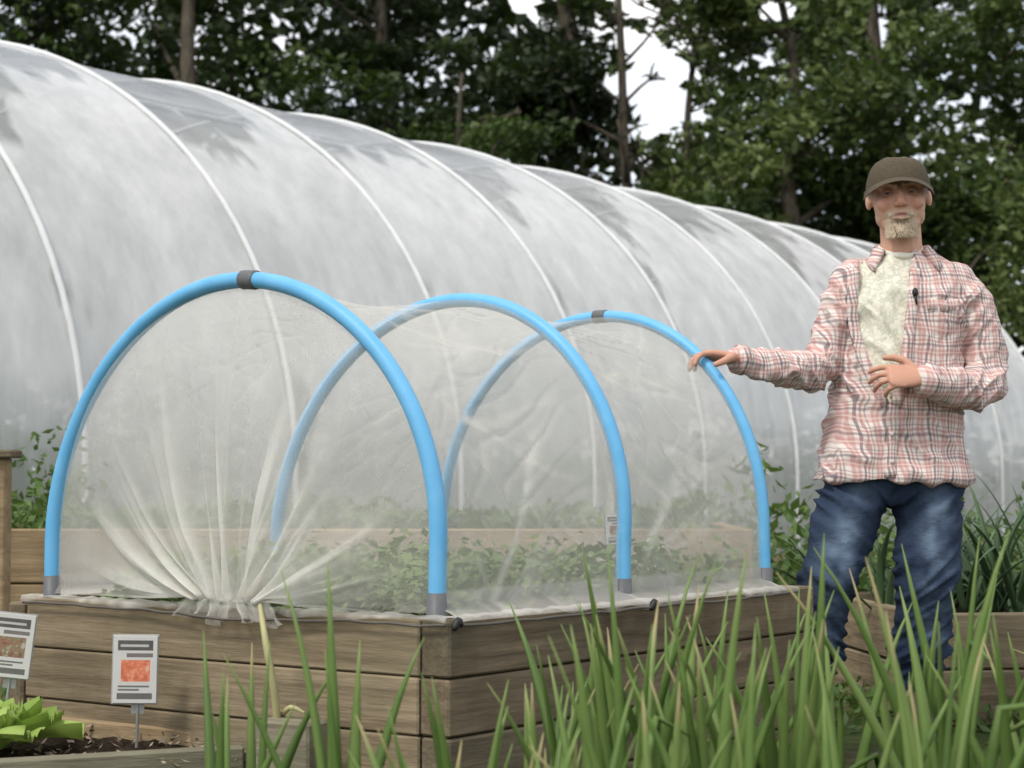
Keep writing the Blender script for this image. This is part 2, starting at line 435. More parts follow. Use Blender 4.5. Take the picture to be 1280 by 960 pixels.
patch('bed_soil',fs1,40,40,SOIL,bed)
C=[];T=[]
for r_ in (.16,.38,.60,.82,1.04):
    for k in range(18):
        if r_<.3 and .3<k*.087<.9 : continue
        l=.02+k*.087+random.uniform(-.02,.02); w=r_+random.uniform(-.04,.04); c=np.array(B(l,w,.48)); hgt=random.uniform(.04,.13)
        m=90; q=rng.normal(size=(m,3))*np.array([.045,.045,.03]); q[:,2]=np.abs(q[:,2])+rng.uniform(0,hgt,m); C.append(c+q); T.append(np.full(m,.90+random.uniform(-.2,.3)))
C=np.vstack(C); T=np.concatenate(T)
rel=C-np.array(R1); ll=rel@np.array(L); kk=ll>.0
leaves('seedling_plants',C[kk],.032,T[kk],CROP,aspect=.7,upb=1.0)
PL=simple('black_mulch_sheet',(.03,.03,.033),.45,.4,0,.3,12,.5)
patch('mulch_sheet',lambda u,q:B(.25+1.2*u,.03+.23*q,.482+.02*noise.noise(Vector((u*14,q*5,5)))),24,8,PL)

hoopset=empty('netted_hoop_cover')
t=NT('blue_pipe'); n_=t.noise(14,t.coord(),4); n2=t.noise(120,t.coord(),3)
BLUE=t.done(t.pr(t.mix(n_,(.085,.36,.64),(.18,.48,.76)),t.math('ADD',t.math('MULTIPLY',n_,.25),.34),t.bump(n2,.08,.002),.4))
GREY=simple('grey_coupler',(.11,.115,.12),.5,.4,0,.2,60)
HZ=.54; ST=.12; RZ=.628
HL=(0.0,.735,1.45); HP=((.63,.65,.018),(.585,.605,.050),(.570,.590,.030))
def hp(l):
    if l<=HL[1]: t=l/HL[1]; a,b=HP[0],HP[1]
    else: t=(l-HL[1])/(HL[2]-HL[1]); a,b=HP[1],HP[2]
    return tuple(x*(1-t)+y*t for x,y in zip(a,b))
def arc(a, l=0.0):
    RW,WC,SK=hp(l)
    Ls=ST+.03; La=math.pi*.63; tot=2*Ls+La; d=a*tot
    if d<Ls: return WC-RW, HZ-.03+d
    if d>Ls+La: return WC+RW, HZ-.03+(tot-d)
    q=(d-Ls)/La*math.pi
    return WC-RW*math.cos(q)-SK*math.sin(q), HZ+ST+RZ*math.sin(q)
for k,l in enumerate(HL):
    jit=(0,.014,-.012)[k]
    hpnt=lambda a: B(l+jit*math.sin(a*math.pi)+.006*math.sin(a*11.4+k),*arc(a,l))
    g=Geo(); tube(g,[hpnt(a/60) for a in range(61)],[(.0198,.0188,.0172)[k]]*61,14); gobj('hoop_%d'%(k+1),g,BLUE,hoopset)
    g=Geo()
    for a_ in (0,1):
        c_=hpnt(a_); tube(g,[c_+Vector((0,0,-.11)),c_+Vector((0,0,.055))],[.0222]*2,12)
    if k!=1: tube(g,[hpnt((.48 if k==0 else .5)+q*.005) for q in range(-2,3)],[.0232 if k==0 else .0195]*5,12)
    gobj('coupler_%d'%(k+1),g,GREY,hoopset)
def netmat():
    t=NT('fine_mesh_netting'); n_=t.noise(7,t.coord(),5,.6); nf=t.noise(380,t.coord(),1)
    cc=t.mix(n_,(.78,.76,.70),(.93,.92,.88))
    d=t.n('ShaderNodeBsdfDiffuse'); t.l(cc,d.inputs[0]); tr=t.n('ShaderNodeBsdfTranslucent'); t.l(cc,tr.inputs[0])
    m1=t.n('ShaderNodeMixShader'); m1.inputs[0].default_value=.5; t.l(d.outputs[0],m1.inputs[1]); t.l(tr.outputs[0],m1.inputs[2])
    tp=t.n('ShaderNodeBsdfTransparent'); m2=t.n('ShaderNodeMixShader')
    f=t.math('MULTIPLY',t.attr('op'),t.math('ADD',t.math('MULTIPLY',n_,.4),t.math('ADD',t.math('MULTIPLY',nf,.4),.6)),clamp=True)
    t.l(f,m2.inputs[0]); t.l(tp.outputs[0],m2.inputs[1]); t.l(m1.outputs[0],m2.inputs[2]); return t.done(m2.outputs[0])
NET=netmat()
def ridge(x,c,w): return math.exp(-((x-c)/w)**2)
ni,nj=190,260; v=[];op=[]
for i in range(ni+1):
    l=1.45*i/ni; k=0 if l<.735 else 1
    f_=(l/.735) if k==0 else (l-.735)/.715
    sg=math.sin(math.pi*f_)
    for j in range(nj+1):
        a=j/nj; w,z=arc(a,l); WC=hp(l)[1]
        up_=math.sin(math.pi*a)
        dw=(WC-w); dz=(HZ+.1-z)
        sh=.10*sg*up_**.8
        wr=.026*noise.fractal(Vector((l*4+k*7,a*8,1)),1,2,3)*sg
        wx=.35*noise.noise(Vector((l*3,a*5,8+k)))
        cre=noise.noise(Vector((l*2.4+k*5+wx,a*22+l*(5 if k else -6)+wx*3,2)))
        cr2=noise.noise(Vector((l*5+k*3-wx,a*13-l*(6 if k else -4),12)))
        c1=max(0,1-abs(cre)*9)*sg; c2=max(0,1-abs(cr2)*14)*sg*max(0,min(1,.3+2*noise.noise(Vector((l*4,a*6,k+30)))))
        wr+=.010*c1+.008*c2
        w+=dw*sh+wr*(1 if w<WC else -1); z+=dz*sh*.55
        if z<BT+.02: w=w0-.004 if w<WC else w1+.004; z=BT-.004
        v.append(B(l,w,z))
        o=.33
        for (c0,sl,amp,wd) in ((.10,.24,.45,.010),(.235,-.13,.50,.006),(.33,.10,.42,.005),(.42,-.22,.42,.008),(.17,.05,.42,.005),(.29,.20,.22,.02),(.37,-.10,.35,.005)):
            cc_=c0+sl*(f_-.5)+.05*math.sin(f_*5+c0*40+k*2)
            o+=amp*ridge(a,cc_,wd)*max(0,math.sin(math.pi*min(1,max(0,f_*1.25-.12+.1*math.sin(c0*90)))))*.85
        o+=.12*c1+.22*c2
        o+=.25*ridge(l,0,.012)+.2*ridge(l,.735,.01)+.3*ridge(l,1.45,.012)
        if z<BT+.06: o+=.2
        op.append(min(.8,o))
f=[(i*(nj+1)+j,(i+1)*(nj+1)+j,(i+1)*(nj+1)+j+1,i*(nj+1)+j+1) for i in range(ni) for j in range(nj)]
me=mkmesh('cover_netting',v,f); setattrf(me,'op',op); obj('cover_netting',me,NET,hoopset)
def fan(name,l,gl_,gw,out,seed,strong,base=.22,spread=.17):
    R=random.Random(seed)
    soft=[(R.uniform(.03,.97),R.uniform(.010,.028),R.uniform(.10,.30)) for _ in range(20)]
    fine=[(R.uniform(.03,.97),R.uniform(.003,.006),R.uniform(.12,.35)) for _ in range(18)]
    folds=[(c,w_,m_,R.uniform(-.035,.035),R.uniform(0,.5)) for (c,w_,m_) in soft+fine+strong]
    na,nr,nsk=520,50,8; v=[];op=[]
    for i in range(na+1):
        a=i/na; w,z=arc(a,l); P=B(l,w,z)
        if z<BT+.03: P=B(l-.012*out,w,BT+.01)
        G=B(gl_,gw+(a-.5)*spread,BT+.024+.018*noise.noise(Vector((a*11,seed,0))))
        for j in range(nr+1+nsk):
            if j<=nr:
                r=j/nr; Q=P.lerp(G,r); bul=math.sin(math.pi*r); dd=0
                for (c,wd,am,cv,st0) in folds:
                    dd+=am*ridge(a+cv*math.sin(r*math.pi)+.010*math.sin(r*5+c*30)*(1-r),c,wd*(1+.6*r))*min(1,max(0,(r-st0)*3+.15))
                Q=Q-L*out*(.055*bul*noise.noise(Vector((a*6,r*1.5,seed)))+.026*min(1,dd)*min(1,r*1.6)*bul+.02*bul+.022*r*r*math.sin(a*58+2*math.sin(a*23)))
                Q.z-=.12*bul*r*math.sin(math.pi*a)**.5*.35
                o=base+.46*dd*(min(1,.10+r*1.3))+.40*max(0,(r-.5)/.5)**2+.05*noise.noise(Vector((a*30,r*8,seed)))
                if r<.03: o+=.12
            else:
                r=(j-nr)/nsk; wob=noise.noise(Vector((a*20,seed,r*2)))
                Q=B(gl_-out*(.010+.006*math.sin(a*43+math.sin(a*19)*2)*(.4+r)),gw+(a-.5)*(spread+.10*r)+.014*wob,BT+.022-(.050+.035*noise.noise(Vector((a*6,seed,9))))*r)
                o=.52-.2*r+.15*math.sin(a*43)
            v.append(Q); op.append(max(.15,min(.85,o)))
    M=nr+1+nsk
    f=[(i*M+j,(i+1)*M+j,(i+1)*M+j+1,i*M+j+1) for i in range(na) for j in range(M-1)]
    me=mkmesh(name,v,f); setattrf(me,'op',op); return obj(name,me,NET,hoopset)
fan('front_netting',0,-.058,.60,1,4,[(.80,.009,.75),(.74,.006,.6),(.62,.008,.6),(.52,.006,.5),(.40,.012,.8),(.35,.014,.9),(.30,.035,.45),(.20,.010,.95),(.14,.008,.7),(.10,.03,.6),(.88,.012,.9),(.93,.010,.7),(.97,.03,.6),(.03,.03,.6)],.27,.27)
fan('rear_netting',1.45,1.60,.60,-1,9,[(.3,.01,.7),(.6,.01,.7),(.2,.01,.7)],.20)
def skirt(pts,nn_,outv):
    p,_=cr(pts,[1]*len(pts),nn_); vs=[];fs=[];ops=[];m=5
    for i,q in enumerate(p):
        wv=noise.noise(q*9); w2=noise.noise(q*31)
        for j in range(m+1):
            t=j/m; vs.append(q+outv*(.006+.006*math.sin(t*2.2)+.005*w2*t)+Vector((0,0,.010-.010*(1-t)*abs(w2)-(.018+.022*wv)*t)) if j>0 else q-outv*.025+Vector((0,0,.007+.006*w2)))
            ops.append(max(.1,.52-.22*t+.3*w2+.15*wv))
    n=len(p)
    for i in range(n-1):
        for j in range(m): a=i*(m+1)+j; fs.append((a,a+m+1,a+m+2,a+1))
    me=mkmesh('netting_skirt',vs,fs); setattrf(me,'op',ops); obj('netting_skirt',me,NET,hoopset)
skirt([B(-.045,1.34,BT),B(-.045,1.1,BT),B(-.045,.9,BT),B(-.045,.6,BT),B(-.045,.3,BT),B(-.045,.1,BT),B(-.045,-.05,BT)],20,-L)
skirt([B(-.04,-.052,BT),B(.2,-.052,BT),B(.5,-.052,BT),B(.75,-.052,BT),B(1.1,-.052,BT),B(1.5,-.052,BT)],24,-W)
g=Geo()
def cord(pts):
    p,_=cr(pts,[1]*len(pts),10); tube(g,[q+Vector((0,0,.005*noise.noise(q*12))) for q in p],[.0035]*len(p),6)
cord([B(-.058,1.33,BT-.012),B(-.058,.9,BT-.014),B(-.074,.62,BT-.022),B(-.058,.3,BT-.014),B(-.060,-.05,BT-.010)])
cord([B(-.05,-.066,BT-.010),B(.4,-.066,BT-.014),B(.75,-.068,BT-.012),B(1.1,-.066,BT-.014),B(1.5,-.066,BT-.010)])
gobj('edge_cord',g,simple('edge_cord_mat',(.10,.09,.075),.7),hoopset)
g=Geo()
for (l,w) in ((-.045,-.066),(.735,-.068)):
    limb(g,[B(l,w,BT-.014),B(l+.010,w-.002,BT+.000),B(l+.022,w,BT-.010)],[.008,.009,.006],8)
gobj('clips',g,BLK,hoopset)

# ------------------------------------------------------------------ labels
def label(loc,w,h,tilt,yaw,stake,art=True):
    e=empty('plant_label',loc); e.rotation_euler=(0,tilt,yaw)
    t=NT('label_card'); sep=t.n('ShaderNodeSeparateXYZ'); t.l(t.coord(scale=(1/w,1,1/h)),sep.inputs[0])
    x=t.math('ADD',sep.outputs[0],.5); z=t.math('ADD',sep.outputs[2],.5)
    def rect(x0,x1,z0,z1):
        a=t.math('MULTIPLY',t.math('GREATER_THAN',x,x0),t.math('LESS_THAN',x,x1)); b=t.math('MULTIPLY',t.math('GREATER_THAN',z,z0),t.math('LESS_THAN',z,z1)); return t.math('MULTIPLY',a,b)
    pn=t.noise(55,t.coord(),5,.7)
    pic=t.ramp(pn,[(.40,(.55,.10,.03)),(.55,(.80,.22,.10)),(.65,(.80,.45,.30))]) if art else t.ramp(pn,[(.38,(.03,.07,.02)),(.47,(.35,.10,.08)),(.55,(.12,.2,.06)),(.62,(.55,.40,.36))])
    c=t.mix(rect(.10,.90,.78,.93),(.62,.62,.60),(.05,.05,.05))
    c=t.mix(rect(.16,.80,.833,.87),c,(.5,.5,.48))
    c=t.mix(rect(.18,.84,.32,.64),c,pic)
    c=t.mix(rect(.10,.90,.06,.15),c,(.10,.10,.10))
    for q in (.185,.235): c=t.mix(rect(.12,.88-(q*1.5)%.3,q,q+.028),c,(.12,.12,.12))
    c=t.mix(rect(.30,.9,.68,.74),c,(.15,.13,.13))
    nd=t.noise(30,t.coord(),4); c=t.mix(t.math('MULTIPLY',nd,.3),c,(.35,.33,.28))
    m=t.done(t.pr(c,.35,spec=.5))
    g=Geo(); box(g,(0,0,0),(w,.004,h),None,.001); gobj('card',g,m,e,False)
    g=Geo(); box(g,(0,.004,0),(w+.006,.003,h+.006),None,.001); gobj('frame',g,simple('label_frame',(.35,.35,.33),.5),e,False)
    g=Geo(); tube(g,[(.008,.008,h*.3),(.008,.008,-h/2-stake)],[.004,.004],8); box(g,(.008,.009,-h/2-.01),(.03,.004,.03)); gobj('stake',g,simple('label_stake',(.35,.35,.34),.4,.5,.6),e,False)
label(Vector((-.885,4.72,.367)),.102,.158,.02,.12,.14)
label(Vector((-1.185,4.75,.42)),.10,.15,.12,.2,.2,False)
label(B(1.36,.45,.665),.065,.085,-.05,.2,.08,False)

# ------------------------------------------------------------------ low front bed, left
lb=empty('low_planter_bed')
def plank(name,a,b,h,th,mat,par,top):
    a=Vector(a);b=Vector(b); d=(b-a); ln=d.length; d.normalize(); nrm=Vector((-d.y,d.x,0))
    Rm=Matrix(((d.x,nrm.x,0),(d.y,nrm.y,0),(0,0,1)))
    return wood_box(name,Vector(((a.x+b.x)/2,(a.y+b.y)/2,top-h/2)),(ln,th,h),Rm,mat,par)
plank('edge_board',(-2.0,3.86,0),(-.60,4.49,0),.22,.035,W_grey,lb,.222)
plank('end_board',(-.545,4.47,0),(-.42,4.40,0),.30,.09,W_grey,lb,.285)
plank('rear_board',(-2.6,6.05,0),(-.62,4.72,0),.21,.03,W_tan,lb,.215)
def fs2(u,q):
    x=-2.2+1.75*u; ya=3.80+.45*(x+2.2)+.02; yb=5.75-.672*(x+2.2); y=ya+(yb-ya)*q
    return (x,y,.18+.025*noise.noise(Vector((x*10,y*10,0)))+.018*noise.noise(Vector((x*35,y*35,2))))
patch('soil',fs2,60,60,SOIL,lb)
C=np.column_stack([rng.uniform(-1.6,-.6,300),rng.uniform(4.3,5.0,300),rng.uniform(.19,.21,300)])
leaves('fallen_debris',C,.022,.9,leafmat('debris',[(0,(.08,.06,.04)),(1,(.32,.26,.18))],0),aspect=.5,upb=1)
LET=leafmat('lettuce_leaves',[(0,(.18,.30,.05)),(1,(.42,.56,.14))],.3)
g=Geo(); tn=[]
for k in range(22):
    az=k*2.4; r0=.01+.003*k; ln=.07+.0035*k; n=9; vs=[];fs=[]; el=1.35-.045*k
    for i in range(n+1):
        for j in range(n+1):
            u=i/n; q=(j/n-.5); wd=.125*math.sin(math.pi*min(1,.15+u*.72))
            rr=r0+ln*u*math.cos(el-.5*u); zz=.20+ln*u*math.sin(el-.3*u)*1.2+.014*math.sin(q*26+k)*u
            x=rr; y=q*wd; vs.append((-1.20+x*math.cos(az)-y*math.sin(az),4.60+x*math.sin(az)+y*math.cos(az),zz+.05*abs(q)))
    for i in range(n):
        for j in range(n): a=i*(n+1)+j; fs.append((a,a+n+1,a+n+2,a+1))
    g.add(vs,fs); tn+=[.3+.7*random.random()]*len(vs)
o=gobj('lettuce',g,LET); setattrf(o.data,'tone',tn)
g=Geo(); limb(g,[(-.52,4.50,.20),(-.525,4.46,.33),(-.545,4.45,.45),(-.565,4.50,.53)],[.009,.009,.008,.005],8)
limb(g,[(-.52,4.50,.28),(-.49,4.45,.31),(-.46,4.44,.30)],[.006,.006,.003],8)
gobj('dry_stalk',g,simple('dry_stalk_mat',(.40,.38,.19),.6))

# ------------------------------------------------------------------ onion bed foreground
def blade(g,tn,base,az,lean,ln,w,tone,kink=None,flat=1.0,n=7,seg=9,droop=.35):
    d=Vector((math.cos(az),math.sin(az),0)); p=Vector(base); pts=[];rr=[]; el=math.pi/2-lean
    for i in range(seg+1):
        t=i/seg; pts.append(p.copy()); r_=w*.5*(.7+.5*min(1,t*3))*(1-t**1.7)+.0008; rr.append((r_,r_*flat))
        e=el-droop*t*t
        if kink and t>kink[0]: e-=kink[1]
        p=p+(d*math.cos(e)+Vector((0,0,math.sin(e))))*ln/seg
    tube(g,pts,rr,n)
    for i in range(seg+1):
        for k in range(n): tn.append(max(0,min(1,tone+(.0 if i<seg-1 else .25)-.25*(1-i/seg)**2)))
def plants(name,spots,mat,nl=(4,7),ln=(.38,.56),w=(.013,.022),flat=.8,lean=(.04,.42),droop=(.05,.5),kp=.10):
    g=Geo();tn=[]
    for (x,y,z,s) in spots:
        for k in range(random.randint(*nl)):
            kk=(random.uniform(.45,.8),random.uniform(.5,1.6)) if random.random()<kp else None
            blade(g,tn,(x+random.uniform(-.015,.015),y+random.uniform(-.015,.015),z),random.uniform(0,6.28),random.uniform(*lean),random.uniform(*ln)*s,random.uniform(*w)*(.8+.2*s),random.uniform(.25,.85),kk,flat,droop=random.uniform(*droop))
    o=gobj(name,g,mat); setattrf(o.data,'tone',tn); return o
sp=[]
for r_ in range(7):
    y=2.95+r_*.16
    x=-.14+.05*r_
    while x<2.3:
        px=x/y*2500+640
        s=1.0
        if px<720: s=.80
        if px<520: s=.9
        if random.random()<(.30 if px<560 else .82): sp.append((x+random.uniform(-.03,.03),y+random.uniform(-.04,.04),.10,s*random.uniform(.76,1.12)))
        x+=.125
sp+=[(-.27,3.3,.10,1.02),(-.50,3.4,.1,.85),(-.46,3.6,.1,.72)]
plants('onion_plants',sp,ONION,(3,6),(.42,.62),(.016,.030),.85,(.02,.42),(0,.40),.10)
ob=empty('onion_bed')
patch('soil',lambda u,q:(-.7+3.4*u,2.6+1.55*q,.10+.03*noise.noise(Vector((u*27,q*12,0)))),40,40,SOIL,ob)
plank('edge_board',(-.7,2.57,0),(2.7,2.57,0),.16,.04,W_grey,ob,.13)

# ------------------------------------------------------------------ beds behind & right
def rbed(x0,x1,y0,y1,h,mat,rot=0,layers=2):
    e=empty('raised_bed',((x0+x1)/2,(y0+y1)/2,0)); e.rotation_euler=(0,0,rot); X=(x1-x0)/2;Y=(y1-y0)/2; hh=h/layers
    I=Matrix.Identity(3); Q=Matrix.Rotation(math.pi/2,3,'Z')
    for k in range(layers):
        z=hh*(k+.5)
        for s in(-1,1):
            wood_box('long_board',Vector((0,s*Y,z)),(2*X,.05,hh-.005),I,mat,e)
            wood_box('end_board',Vector((s*(X-.03),0,z)),(2*Y-.06,.05,hh-.008),Q,mat,e)
    g=Geo(); g.add([(-X+.06,-Y+.03,h-.05),(X-.06,-Y+.03,h-.05),(X-.06,Y-.03,h-.05),(-X+.06,Y-.03,h-.05)],[(0,1,2,3)]); gobj('bed_soil',g,SOIL,e,False)
rbed(-3.6,.9,7.5,8.5,.62,W_tan,.0,3)
rbed(1.25,4.4,6.75,7.9,.37,W_bed,.12)
rbed(1.98,4.6,5.2,6.2,.34,W_side,.1)
sp=[(random.uniform(1.2,4.2),random.uniform(6.95,7.8),.32,random.uniform(.75,1.1)) for _ in range(85)]
plants('leek_plants',sp,LEEK,(7,10),(.35,.55),(.022,.04),.25,(.1,.9),(.4,1.3))
def weedpatch(name,x0,x1,y0,y1,h,N,size,mat,tone=.5,z0=0):
    xx=rng.uniform(x0,x1,N);yy=rng.uniform(y0,y1,N)
    hh=np.array([h*(.7+.9*noise.noise(Vector((a*1.7,b*1.7,4)))) for a,b in zip(xx,yy)])
    zz=rng.uniform(0,1,N)**.8*np.clip(hh,.1,9)+z0
    leaves(name,np.column_stack([xx,yy,zz]),size,tone+(zz-z0)*.15,mat,aspect=.45)
weedpatch('weed_patch',-3.5,-1.80,8.3,8.9,1.0,7000,.055,CROP,.5)
weedpatch('bean_plants',-3.4,.8,7.6,8.4,.16,5000,.05,CROP,.6,.58)
weedpatch('tall_weeds',1.0,5.0,8.6,10.5,.80,11000,.08,CROP,.5)
weedpatch('grass_patch',-6,7,6.4,7.3,.10,9000,.05,CROP,.4)
wp=empty('wooden_post'); wood_box('post',Vector((-1.86,7.2,.44)),(.10,.10,.88),Matrix.Identity(3),W_tan,wp); wood_box('cap',Vector((-1.86,7.2,.895)),(.16,.16,.03),Matrix.Identity(3),W_side,wp)

# ================= MAN =================
man=empty('man',(1.133,5.9,0))
t=NT('plaid_shirt'); tc=t.n('ShaderNodeTexCoord'); nz=t.n('ShaderNodeTexNoise'); nz.inputs['Scale'].default_value=7; t.l(tc.outputs['Object'],nz.inputs['Vector'])
sc_=t.n('ShaderNodeVectorMath',operation='MULTIPLY_ADD'); t.l(nz.outputs['Color'],sc_.inputs[0]); sc_.inputs[1].default_value=(.045,.045,.045); t.l(tc.outputs['Object'],sc_.inputs[2])
sep=t.n('ShaderNodeSeparateXYZ'); t.l(sc_.outputs[0],sep.inputs[0])
u_=t.math('ADD',sep.outputs[0],t.math('MULTIPLY',sep.outputs[1],.55)); w_=sep.outputs[2]
def stripes(cc,per):
    q=t.math('FRACT',t.math('ADD',t.math('DIVIDE',cc,per),20.0))
    def st_(c,h,s=.03):
        d=t.math('ABSOLUTE',t.math('SUBTRACT',q,c)); return t.math('DIVIDE',t.math('SUBTRACT',h+s,d),s,clamp=True)
    return st_
col=(.72,.65,.60)
for cc,am in ((u_,1.0),(w_,.75)):
    s=stripes(cc,.066)
    col=t.mix(t.math('MULTIPLY',s(.26,.13),.50*am),col,(.42,.13,.12))
    col=t.mix(t.math('MULTIPLY',s(.26,.022,.02),.5),col,(.76,.65,.58))
    col=t.mix(t.math('MULTIPLY',s(.58,.045,.02),.66*am),col,(.10,.055,.085))
    col=t.mix(t.math('MULTIPLY',s(.76,.03,.02),.55*am),col,(.34,.08,.08))
    col=t.mix(t.math('MULTIPLY',s(.92,.02,.02),.5*am),col,(.14,.10,.12))
fn=t.noise(300,tc.outputs['Object'],2)
SHIRT=t.done(t.pr(col,.9,t.bump(fn,.2,.001),.12))
t=NT('printed_tee'); n1=t.noise(34,t.coord(),5,.7); c=t.ramp(n1,[(.40,(.74,.71,.60)),(.50,(.52,.53,.42)),(.56,(.76,.73,.62))])
TEE=t.done(t.pr(c,.85,None,.15))
TEEP=simple('tee_plain',(.74,.71,.61),.85,.15,0,.06)
t=NT('denim')
n1=t.noise(6,t.coord(scale=(1.4,1,.6)),5,.6); fade=t.attr('fade')
c=t.mix(n1,(.012,.020,.042),(.035,.055,.10)); c=t.mix(t.math('MULTIPLY',fade,.80,clamp=True),c,(.15,.21,.29))
n2=t.noise(260,t.coord(scale=(1,1,.5)),2); n3=t.noise(22,t.coord(scale=(1,1,2.0)),4,.6)
DEN=t.done(t.pr(c,.85,t.bump(t.math('ADD',t.math('MULTIPLY',n2,.1),n3),.5,.012),.15))
t=NT('skin'); c=t.attr('col','Color'); n1=t.noise(60,t.coord(),4)
SKIN=t.done(t.pr(t.mix(t.math('MULTIPLY',n1,.25),c,(.40,.19,.12)),.55,t.bump(n1,.12,.002),.3,Subsurface_Weight=.05))
CAP=simple('cap_cloth',(.085,.068,.045),.85,.2,0,.3,90,.4)
BOOT=simple('boot_leather',(.14,.12,.09),.6,.3,0,.3,30,.3)
g=Geo()
rings(g,[(-.012,0,.74,.12,.08),(-.012,0,.80,.175,.11),(-.012,0,.86,.185,.122),(-.012,0,.94,.178,.12),(-.01,0,1.02,.165,.11)])
limb(g,[(-.095,0,.84),(-.150,-.02,.70),(-.205,-.06,.54),(-.232,-.035,.42),(-.250,0,.29),(-.253,.01,.24)],[(.097,.105),(.100,.10),(.086,.084),(.078,.080),(.073,.076),(.07,.07)],20)
limb(g,[(.085,0,.84),(.090,-.01,.70),(.080,-.045,.54),(.072,-.02,.42),(.068,.02,.29),(.066,.025,.24)],[(.10,.108),(.103,.102),(.090,.088),(.082,.084),(.076,.078),(.072,.072)],20)
me=remesh(g,.008,3,'jeans')
def jf(p):
    d=.010*noise.fractal(Vector((p.x*6+p.z*3,p.y*6,p.z*7)),1,2,3)
    q=noise.noise(Vector((p.x*6,p.y*4,p.z*22+p.x*18*(1 if p.x<-.03 else -1))))
    d+=.022*(max(0,1-abs(q)*3.2))*(.7*math.exp(-((p.z-.52)/.07)**2)+1.1*math.exp(-((p.z-.31)/.06)**2)+.9*math.exp(-((p.z-.77)/.05)**2)+.18)-.004
    return d
displace(me,jf)
n=len(me.vertices); co=np.empty(n*3); me.vertices.foreach_get('co',co); co=co.reshape(-1,3)
def fadef(p):
    x,y,z=p
    if y>0: return 0
    cx=(-.095-.14*min(1,max(0,(.84-z)/.35))) if x<-.005 else .085
    f=math.exp(-((x-cx)/.050)**2)
    f*=math.exp(-((z-.63)/.16)**2)+.4*math.exp(-((z-.38)/.1)**2)
    return f*(.65+1.1*noise.fractal(Vector((x*14,0,z*12)),1,2,3))
setattrf(me,'fade',[max(0,fadef(p)) for p in co]); obj('jeans',me,DEN,man)
g=Geo()
for (x,y) in ((-.253,.01),(.066,.02)):
    limb(g,[(x,y+.01,.30),(x,y+.01,.2),(x,y+.015,.08)],[.066,.060,.05],16)
    limb(g,[(x,y+.05,.045),(x,y-.05,.045),(x-.01,y-.16,.038)],[(.043,.045),(.046,.045),(.042,.034)],16)
obj('boots',remesh(g,.009,3,'boots'),BOOT,man)
# shirt
g=Geo()
rings(g,[(-.014,0,.800,.236,.150),(-.014,0,.82,.235,.149),(-.012,0,.90,.218,.138),(-.008,0,1.0,.198,.130),(.000,0,1.10,.184,.126),(.010,0,1.20,.180,.126),(.020,0,1.28,.184,.122),(.030,.004,1.36,.192,.112),(.032,.008,1.412,.172,.096),(.030,.012,1.452,.124,.084),(.024,.015,1.482,.086,.072)],40,2.3)
limb(g,[(-.118,.005,1.385),(-.162,-.005,1.31),(-.194,-.01,1.22),(-.222,-.03,1.14),(-.29,-.085,1.122),(-.38,-.14,1.132),(-.455,-.18,1.145),(-.478,-.19,1.150)],[.072,.067,.060,.056,.054,.048,.042,.041],18)
limb(g,[(.168,.005,1.378),(.222,.005,1.31),(.258,.0,1.20),(.260,-.02,1.105),(.200,-.10,1.068),(.115,-.170,1.080),(.065,-.200,1.092),(.052,-.205,1.094)],[.074,.069,.063,.062,.060,.052,.046,.045],18)
me=remesh(g,.0062,3,'shirt')
def vx(z):
    t=min(1,max(0,(z-1.02)/(1.49-1.02)))
    return (-.045-.085*math.sin(t*math.pi*.80), -.035+.080*t**.8)
def sf(p):
    d=.007*noise.fractal(Vector((p.x*6,p.y*6,p.z*6)),1,2,3)
    q=noise.noise(Vector((p.x*13+p.z*9,p.y*8,p.z*5-p.x*4)))
    d+=.011*max(0,1-abs(q)*3)-.004
    for (ex,ez,wd) in ((-.235,1.13,.10),(.255,1.09,.11),(-.13,1.33,.08),(.19,1.31,.08)):
        r=math.hypot(p.x-ex,p.z-ez)
        q=noise.noise(Vector(((p.x*(1 if ex<0 else -1)+p.z)*20,p.y*6,(p.x-p.z)*6)))
        d+=.016*math.exp(-(r/wd)**2)*max(0,1-abs(q)*3)
    if p.x<-.27: d+=.010*max(0,1-3*abs(noise.noise(Vector((p.x*20,p.y*9,p.z*12)))))-.003
    if p.z<1.0: d+=.016*noise.noise(Vector((p.x*14,p.y*10,p.z*2)))*(1.02-p.z)/.2
    a,b=vx(p.z)
    if p.y<-.02 and 1.02<p.z<1.50 and a<p.x<b: d-=.014
    return d
displace(me,sf)
me.materials.append(SHIRT); me.materials.append(TEE)
for pl in me.polygons:
    c=pl.center; a,b=vx(c.z)
    if c.y<-.02 and 1.02<c.z<1.50 and a+.002<c.x<b-.002: pl.material_index=1
obj('shirt',me,None,man)
bv=BVHTree.FromPolygons([v.co[:] for v in me.vertices],[p.vertices[:] for p in me.polygons])
def hit(x,z,off=.004):
    h=bv.ray_cast(Vector((x,-1,z)),Vector((0,1,0))); return (h[0]+Vector((0,-off,0))) if h[0] else Vector((x,-.02,z))
